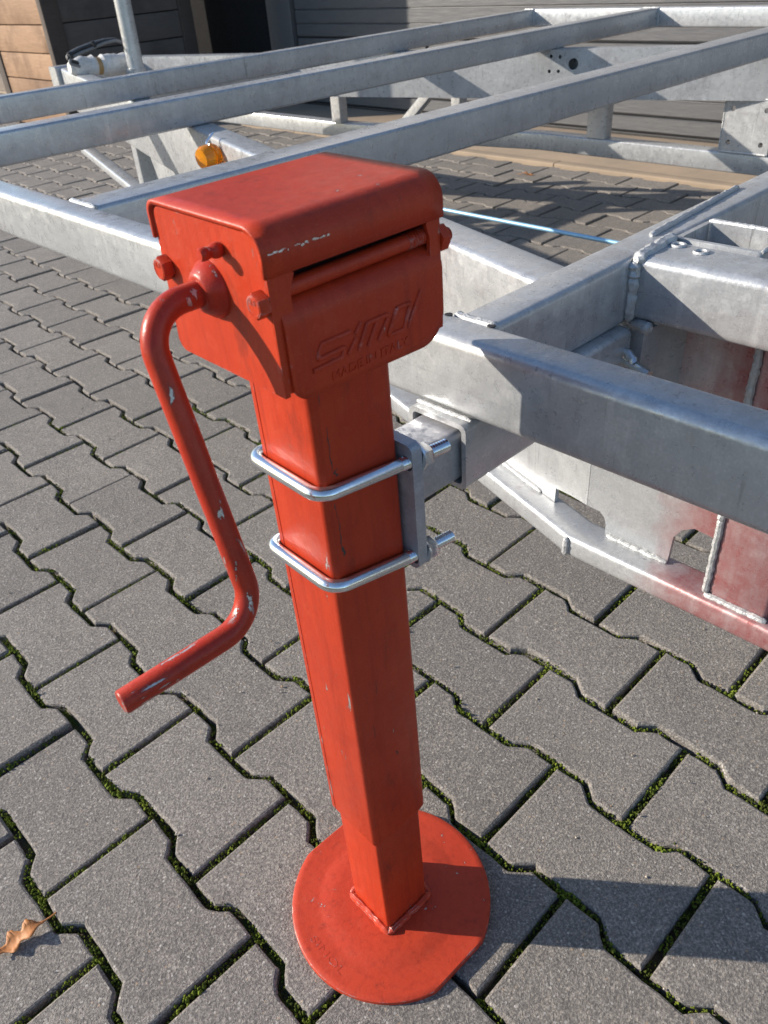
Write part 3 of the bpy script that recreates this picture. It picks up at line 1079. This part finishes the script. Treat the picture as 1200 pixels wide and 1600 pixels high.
# brake rod on the centre line
MB().add(*sweep([(1.48, -0.8, 0.27), (1.48, 2.9, 0.27)], 0.0058, 12)).obj("brake_rod", 'blue_zinc', tr)
# amber side marker hanging from a wire bracket
lp = Vector((0.693, 1.207, 0.566))
lens = MB()
ax_ = Vector((-0.97, -0.05, -0.06)).normalized()
prof = [(0.0, 0.0005), (0.0004, 0.020), (0.010, 0.0245), (0.016, 0.0245), (0.018, 0.021), (0.021, 0.021), (0.023, 0.0245), (0.036, 0.0245), (0.044, 0.020), (0.047, 0.0005)]
lens.add(*sweep([lp - ax_ * 0.024 + ax_ * a for a, b in prof], [b for a, b in prof], 24))
lens.obj("marker_lamp", 'amber_lens', tr)
MB().add(*sweep(fillet([lp + nn * 0.008, lp + Vector((0, 0, 0.028)), lp + Vector((0.0, 0.01, 0.043)) + nn * 0.025], 0.006), 0.0028, 8)).obj("lamp_bracket", 'zinc_bright', tr)
# socket welded under the side rail for the stand's arm
sl = plate2d(rrect(0.0625, 0.061, 0.007, 4), [rrect(0.0535, 0.052, 0.004, 4)[::-1]], ((0.104 + 0.12, 0.001, 0.5675), (0, 1, 0), (0, 0, 1)), 0.24)
sock = MB().add(*sl).obj("arm_socket", 'galvanised', tr)
w = WB().add(*bead((0.113, -0.028, 0.5985), (0.113, 0.03, 0.5985), 0.0022, seed=41))
w.obj("weld_bead", 'weld_zinc', sock)

# ------------------------------------------------------------------ red support stand
LEAN = math.atan(-0.0145)
YAW = R(-1.98)
st = empty("support_stand", (0, 0, 0), "red primed crank stand with round foot plate in the foreground", "support stand", rot=(0, LEAN, YAW))
RED, REDW, REDF = 'red_primer', 'red_primer_worn', 'red_primer_foot'
def sq_ring(half, r, z, n=4):
    return [(x, y, z) for x, y in rrect(2 * half, 2 * half, r, n)]
# foot plate: pressed disc with two flats
def rim(a, rr):
    x, y = rr * math.cos(a), rr * math.sin(a)
    lim = 0.1098
    if abs(y) > lim * rr / 0.1155:
        y = math.copysign(lim * rr / 0.1155, y)
    return x, y
NS = 96
prof = [(0.002, 0.0125), (0.060, 0.0125), (0.072, 0.0122), (0.080, 0.0102), (0.086, 0.0095), (0.108, 0.0095), (0.1140, 0.0093), (0.1152, 0.0084), (0.1155, 0.0074), (0.1155, 0.0022), (0.1145, 0.0008), (0.108, 0.0006), (0.05, 0.0008), (0.002, 0.0008)]
rings = []
for rr, zz in prof:
    rings.append([(*rim(2 * math.pi * i / NS, rr), zz) for i in range(NS)])
v, f = loft(rings)
foot = obj("foot_plate", v, [q[::-1] for q in f], REDF, st, local=True, smooth=35)
tv, tf_ = text_mesh("SIMOL", 0.011, 0.0003, ((-0.0995, 0.027, 0.0094), (0, -1, 0), (1, 0, 0)), 0.054)
obj("embossed_lettering", tv, tf_, REDF, foot, local=True, smooth=0)
wfoot = MB()
q = 0.0325
cs = [(-q, -q), (q, -q), (q, q), (-q, q)]
for i in range(4):
    a, b = cs[i], cs[(i + 1) % 4]
    wfoot.add(*bead((a[0], a[1], 0.0140), (b[0], b[1], 0.0140), 0.0044, 0.004, seed=60 + i))
wfoot.obj("weld_bead", REDF, foot, local=True)
v, f = loft([sq_ring(0.030, 0.004, 0.0128), sq_ring(0.030, 0.004, 0.30)])
obj("inner_tube", v, f, RED, st, local=True)
v, f = loft([sq_ring(0.0312, 0.0045, 0.1835), sq_ring(0.0322, 0.0048, 0.1838), sq_ring(0.0350, 0.0055, 0.1915), sq_ring(0.0350, 0.0055, 0.712)])
ot = obj("outer_tube", v, f, RED, st, local=True, smooth=30)
v, f = bar((-0.03502, 0.0265, 0.192), (-0.03502, 0.0265, 0.70), 0.0012, 0.0006, 0.0002, up=(1, 0, 0))
obj("seam", v, f, REDW, ot, local=True)

# dark rubbed scratches on the tube's front corner and face
g = random.Random(29)
def scratch(x, z0, z1, w, wander, y=-0.03515):
    n = 14
    L_, R_ = [], []
    for i in range(n + 1):
        zz = z0 + (z1 - z0) * i / n
        x += g.uniform(-wander, wander)
        ww = w * g.uniform(0.15, 1.0) * (0.2 if i in (0, n) else 1)
        L_.append((x - ww, y, zz))
        R_.append((x + ww, y, zz))
    v = L_ + R_
    f = [(i, n + 1 + i, n + 2 + i, i + 1) for i in range(n)]
    obj("scratch", v, f, 'scratch_dark', ot, local=True, smooth=0, recalc=False)
scratch(-0.0245, 0.627, 0.662, 0.00055, 0.0006)
scratch(-0.0215, 0.622, 0.628, 0.0013, 0.0008)
scratch(-0.0250, 0.562, 0.603, 0.00055, 0.0006)
scratch(-0.0240, 0.555, 0.564, 0.0016, 0.0007)
scratch(-0.0262, 0.700, 0.676, 0.0004, 0.0003)
scratch(-0.0100, 0.395, 0.412, 0.0004, 0.0006)
scratch(0.0060, 0.300, 0.306, 0.0012, 0.0009)
scratch(-0.0180, 0.345, 0.362, 0.0005, 0.0004)

# gear head: two bent end plates, roof cover, lettered lower cover
HX, HY, HT, HB = 0.0637, 0.0560, 0.7975, 0.7025
def end_outline():
    pts = []
    def arc(cx, cy, r, a0, a1, n=6):
        for i in range(n + 1):
            a = R(a0 + (a1 - a0) * i / n)
            pts.append((cx + r * math.cos(a), cy + r * math.sin(a)))
    arc(HY - 0.010, HT - 0.0105, 0.008, 0, 90)
    arc(-HY + 0.014, HT - 0.0145, 0.012, 90, 180)
    pts.append((-HY + 0.0005, HB + 0.002))
    arc(HY - 0.004, HB + 0.009, 0.008, 270, 350)
    return pts
for sx in (-1, 1):
    x = sx * HX
    ep = plate2d(end_outline(), [], ((x - sx * 0.002, 0, 0), (0, 1, 0), (0, 0, 1)), 0.0036)
    e_ = MB().add(*ep)
    # folded front flange of the end plate
    fl = [(0, HB + 0.004), (0.016, HB + 0.004), (0.0185, 0.712), (0.0185, 0.726), (0.0135, 0.735), (0.0135, 0.764), (0.0175, 0.772), (0.006, 0.7825), (0, 0.7825)]
    e_.add(*plate2d(fl if sx < 0 else [(a * 0.66, b) for a, b in fl][::1], [], ((x - sx * 0.0003, -HY + 0.0016, 0), (-sx, 0, 0), (0, 0, 1)), 0.0028))
    e_.obj("end_plate", RED, st, local=True)
cp = []
def cov_arc(cy, cz, r, a0, a1, n=8):
    for i in range(n + 1):
        a = R(a0 + (a1 - a0) * i / n)
        cp.append((cy + r * math.cos(a), cz + r * math.sin(a)))
cp.append((-HY - 0.0018, 0.7738))
cov_arc(-HY - 0.0018 + 0.0155, HT + 0.0016 - 0.0155, 0.0155, 180, 90)
cov_arc(HY + 0.0016 - 0.0095, HT + 0.0016 - 0.0095, 0.0095, 90, 0)
cp.append((HY + 0.0016, 0.776))
xs = [-HX - 0.0016, -HX + 0.01, 0.0, HX - 0.01, HX + 0.0012]
v, f = [], []
for x in xs:
    v += [(x, y, z) for y, z in cp]
n = len(cp)
for k in range(len(xs) - 1):
    for i in range(n - 1):
        f.append((k * n + i, (k + 1) * n + i, (k + 1) * n + i + 1, k * n + i + 1))
cov = obj("roof_cover", v, f, RED, st, local=True, smooth=50, recalc=False)
md = cov.modifiers.new("solid", 'SOLIDIFY')
md.thickness = 0.0028
md.offset = -1
# worn scratch along the front fold: bare steel flecks
sc = MB()
g = random.Random(17)
x = -0.0645
while x < -0.022:
    l_ = g.uniform(0.0006, 0.0035)
    if g.random() < 0.8:
        y0 = -HY - 0.00195
        zc = 0.7857 + g.uniform(-0.0006, 0.0006) + (x + 0.058) * 0.008
        hh = g.uniform(0.00015, 0.00065)
        pts = [(x, y0, zc - hh * g.uniform(0.2, 1)), (x + l_ * 0.6, y0, zc - hh), (x + l_, y0, zc + hh * 0.1), (x + l_ * 0.5, y0, zc + hh), (x + l_ * 0.1, y0, zc + hh * g.uniform(0.3, 1))]
        sc.add(pts, [(0, 1, 2, 3, 4)])
    x += l_ * g.uniform(0.5, 1.3)
sc.obj("bare_scratch", 'zinc_bright', cov, local=True, smooth=0)
# lower lettered cover
lx0, lx1 = -HX + 0.0185, HX - 0.0015
lx0 = -HX + 0.0055
prof = []
for i in range(9):
    a = R(90 + 90 * i / 8)
    prof.append((-0.0445 + 0.0135 * math.cos(a), 0.7445 + 0.0135 * math.sin(a)))
prof = [(-0.030, 0.7582)] + prof
def cover_bottom(x):
    zb = 0.7005 - 0.003 * (x - lx0) / (lx1 - lx0)
    r = 0.021
    if x > lx1 - r:
        t_ = (x - (lx1 - r)) / r
        zb += r * (1 - math.sqrt(max(0, 1 - t_ * t_)))
    r = 0.009
    if x < lx0 + r:
        t_ = (lx0 + r - x) / r
        zb += r * (1 - math.sqrt(max(0, 1 - t_ * t_)))
    return zb
xs = [lx0 + (lx1 - lx0) * i / 8 for i in range(9)] + [lx1 - 0.021 * (1 - math.sin(R(a))) for a in range(0, 91, 9)] + [lx0 + 0.009 * (1 - math.cos(R(a))) for a in range(0, 91, 15)]
xs = sorted(set(round(x, 5) for x in xs))
v, f = [], []
for x in xs:
    zb = cover_bottom(x)
    col_ = list(prof)
    for i in range(1, 7):
        q = i / 6
        col_.append((-0.058, 0.7445 + (zb - 0.7445) * q))
    v += [(x, y, z) for y, z in col_]
n = len(prof) + 6
for k in range(len(xs) - 1):
    for i in range(n - 1):
        f.append((k * n + i, k * n + i + 1, (k + 1) * n + i + 1, (k + 1) * n + i))
lcov = obj("lower_cover", v, f, RED, st, local=True, smooth=50, recalc=False)
md = lcov.modifiers.new("solid", 'SOLIDIFY')
md.thickness = 0.0024
md.offset = -1
LOGO = [[(-.0150, .7289), (-.0361, .7288), (-.0405, .7205), (-.0195, .7214), (-.0227, .7158), (-.0442, .7152)],
        [(-.0063, .7316), (-.0110, .7263)], [(-.0110, .7236), (-.0178, .7158)],
        [(-.0099, .7155), (-.0019, .7295), (.0163, .7296), (.0060, .7163)], [(.0067, .7294), (-.0023, .7156)],
        [(.0221, .7308), (.0338, .7307), (.0269, .7159), (.0136, .7161), (.0221, .7308)], [(.0429, .7357), (.0305, .7168)]]
lg = MB()
for s in LOGO:
    path = fillet([(x, -0.0578, z) for x, z in s], 0.0012, 3) if len(s) > 2 else [(x, -0.0578, z) for x, z in s]
    v, f = sweep(path, 0.00155, 10)
    v = [Vector((p.x, -0.0581 + (p.y + 0.0578) * 0.95, p.z)) for p in v]
    lg.add(v, f)
lg.obj("embossed_logo", RED, lcov, local=True, smooth=60)
tv, tf_ = text_mesh("MADE IN ITALY", 0.0078, 0.0006, ((-0.031, -0.0580, 0.7040), (1, 0, 0.02), (0, 0, 1)), 0.061)
obj("embossed_lettering", tv, tf_, RED, lcov, local=True, smooth=0)
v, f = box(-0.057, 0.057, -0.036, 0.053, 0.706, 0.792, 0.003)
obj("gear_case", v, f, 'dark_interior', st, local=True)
rod = MB().add(*sweep([(-0.0585, -0.0490, 0.7625), (0.041, -0.0490, 0.7635)], 0.0048, 18)).obj("tie_rod", RED, st, local=True)
MB().add(*thread((0.0405, -0.0490, 0.7635), (0.0565, -0.0490, 0.7637), 0.0051, 0.0021)).obj("thread", RED, rod, local=True)
for y in (0.0495, -0.0500):
    b = MB()
    b.add(*hexnut((-HX - 0.0002, y, 0.7595), (-1, 0, 0), 0.0130, 0.0066, rot=0.4))
    b.add(*sweep([(-HX - 0.0067, y + 0.0052 * math.cos(a), 0.7595 + 0.0052 * math.sin(a)) for a in [i * math.pi / 10 for i in range(20)]], 0.0004, 6, closed=True))
    bo = b.obj("bolt", RED, st, local=True, smooth=35)
    tv, tf_ = text_mesh("8.8", 0.0045, 0.0004, ((-HX - 0.0067, y + 0.0030, 0.7605), (0, -1, 0), (0, 0, 1)), 0.0055)
    obj("head_marking", tv, tf_, RED, bo, local=True, smooth=0)
    nb = MB().add(*hexnut((HX + 0.0002, y, 0.7595), (1, 0, 0), 0.0150, 0.0075, rot=0.2)).add(*thread((HX, y, 0.7595), (HX + 0.012, y, 0.7595), 0.0043))
    nb.obj("nut", RED, st, local=True, smooth=35)
nip = [(0, 0.0042), (0.003, 0.0052), (0.0045, 0.0052), (0.007, 0.0046), (0.0085, 0.0036), (0.0105, 0.0036), (0.0125, 0.0043), (0.0165, 0.0043), (0.0180, 0.0034), (0.0182, 0.0003)]
MB().add(*sweep([(-HX - a * 0.75, -0.0165, 0.7822) for a, b in nip], [b * 0.85 for a, b in nip], 18)).obj("grease_nipple", REDW, st, local=True)
# crank: collar, shaft, arm, grip in one bent bar
MB().add(*sweep([(-HX + 0.001, 0.002, 0.7560), (-HX - 0.0015, 0.002, 0.7560), (-HX - 0.0088, 0.002, 0.7560), (-HX - 0.0095, 0.002, 0.7560), (-HX - 0.0097, 0.002, 0.7560)], [0.0172, 0.0169, 0.0112, 0.0100, 0.0082], 36)).obj("shaft_collar", REDW, st, local=True)
CR = [(-0.058, 0.002, 0.7560), (-0.1095, 0.002, 0.7560), (-0.1095, -0.0525, 0.5670), (-0.2050, -0.0525, 0.5665)]
path = fillet(CR, 0.027, 12)
rs = [0.0077] * len(path)
path += [path[-1] + Vector((-0.0012, 0, 0)), path[-1] + Vector((-0.0013, 0, 0))]
rs += [0.0069, 0.0003]
MB().add(*sweep(path, rs, 28)).obj("crank_handle", REDW, st, local=True, smooth=50)

# ------------------------------------------------------------------ clamp bracket and U-bolts
br = empty("clamp_bracket", (0.06, 0, 0), "dull zinc clamp plate on a square arm pushed into the trailer socket", "bracket")
mrot = Matrix.Rotation(YAW, 4, 'Z') @ Matrix.Rotation(LEAN, 4, 'Y')
def S2W(v): return [mrot @ Vector(p) for p in v]
pl = plate2d(rrect(0.094, 0.112, 0.006), [circle2d(sy * 0.0405, zz, 0.0062)[::-1] for sy in (-1, 1) for zz in (0.0405, -0.0455)], ((0.0415, 0, 0.5655), (0, 1, 0), (0, 0, 1)), 0.0095)
MB().add(S2W(pl[0]), pl[1]).obj("clamp_plate", 'galvanised_dull', br)
av, af = bar((0.047, 0.001, 0.577), (0.20, 0.001, 0.577), 0.0465, 0.0465, 0.006, n=4)
av = S2W(av)
dz = 0.5675 - (mrot @ Vector((0.104, 0, 0.577))).z
av = [p + Vector((0, 0.0045, dz - 0.0015)) for p in av]
arm = MB().add(av, af).obj("arm_tube", 'galvanised_dull', br)
for name_lab, z0, z1 in (("upper of two zinc U-bolts clamping the red tube", 0.6170, 0.6062), ("lower of two zinc U-bolts clamping the red tube", 0.5365, 0.5200)):
    ub = empty("u_bolt", (-0.03, 0, z0 - 0.01), name_lab, "u-bolt", "U-bolts round the red tube")
    hw = 0.0405
    zs = z0 + (z1 - z0) * 0.86
    P_ = [(0.030, hw, zs), (-0.0408, hw, z0), (-0.0408, -hw, z0), (0.030, -hw, zs)]
    v, f = sweep(fillet(P_, 0.0125, 8), 0.0050, 20)
    MB().add(S2W(v), f).obj("bent_rod", 'zinc_bright', ub)
    for sy in (1, -1):
        A, B = Vector((0.0295, sy * hw, zs)), Vector((0.0785, sy * hw, z1 - 0.004))
        dvec = (B - A).normalized()
        v, f = thread(A, B, 0.0052, 0.0026)
        MB().add(S2W(v), f).obj("thread", 'zinc_bright', ub, smooth=25)
        c0 = A + dvec * ((0.0465 - A.x) / dvec.x)
        v, f = sweep([c0, c0 + dvec * 0.0016], 0.0100, 24)
        MB().add(S2W(v), f).obj("washer", 'zinc_bright', ub)
        v, f = hexnut(c0 + dvec * 0.0017, dvec, 0.0170, 0.0090, rot=0.3 * sy)
        MB().add(S2W(v), f).obj("nut", 'zinc_bright', ub, smooth=35)

# ------------------------------------------------------------------ dry leaves
def leaf(name, loc, size, rotz, label, seed):
    g = random.Random(seed)
    n = 34
    top, bot = [], []
    for i in range(n + 1):
        q = i / n
        base = 0.25 * math.sin(math.pi * min(1, q * 0.97 + 0.03)) ** 0.7
        lobe = 0.55 + 0.45 * math.cos(q * math.pi * 5.4)
        w_ = max(0.006, base * (0.35 + 0.65 * lobe) + g.uniform(-0.012, 0.012))
        top.append((q - 0.5, w_))
        bot.append((q - 0.5, -max(0.006, base * (0.35 + 0.65 * (0.55 + 0.45 * math.cos(q * math.pi * 5.4 + 0.8))))))
    v, f = [], []
    for (x, a), (_, b) in zip(top, bot):
        for y in (a, a * 0.5, 0.0, b * 0.5, b):
            z = 0.10 * (y / 0.22) ** 2 * (1 if y > 0 else 0.5) + 0.05 * math.sin(x * 7) + 0.06 + g.uniform(-0.008, 0.008)
            v.append((x * size, y * size, z * size))
    for i in range(n):
        for j in range(4):
            a = i * 5 + j
            f.append((a, a + 5, a + 6, a + 1))
    o = obj(name, v, f, 'dry_leaf', smooth=60, recalc=False)
    o.location = loc
    o.rotation_euler = (0, 0, rotz)
    m = o.modifiers.new("solid", 'SOLIDIFY')
    m.thickness = 0.0006
    sv, sf = sweep([(0.46 * size, 0, 0.06 * size), (0.62 * size, 0.01 * size, 0.03 * size), (0.75 * size, 0.03 * size, 0.02 * size)], 0.0011, 6)
    s = obj("stalk", sv, sf, 'dry_leaf', o, local=True)
    tag(o, label, "leaf")
leaf("dry_leaf", (-0.330, 0.279, 0.0005), 0.058, R(-4), "curled brown oak leaf on the pavers at the lower left", 1)
leaf("dry_leaf", (2.885, 1.985, 0.0005), 0.07, R(100), "small orange leaf on the pavers near the concrete strip", 2)
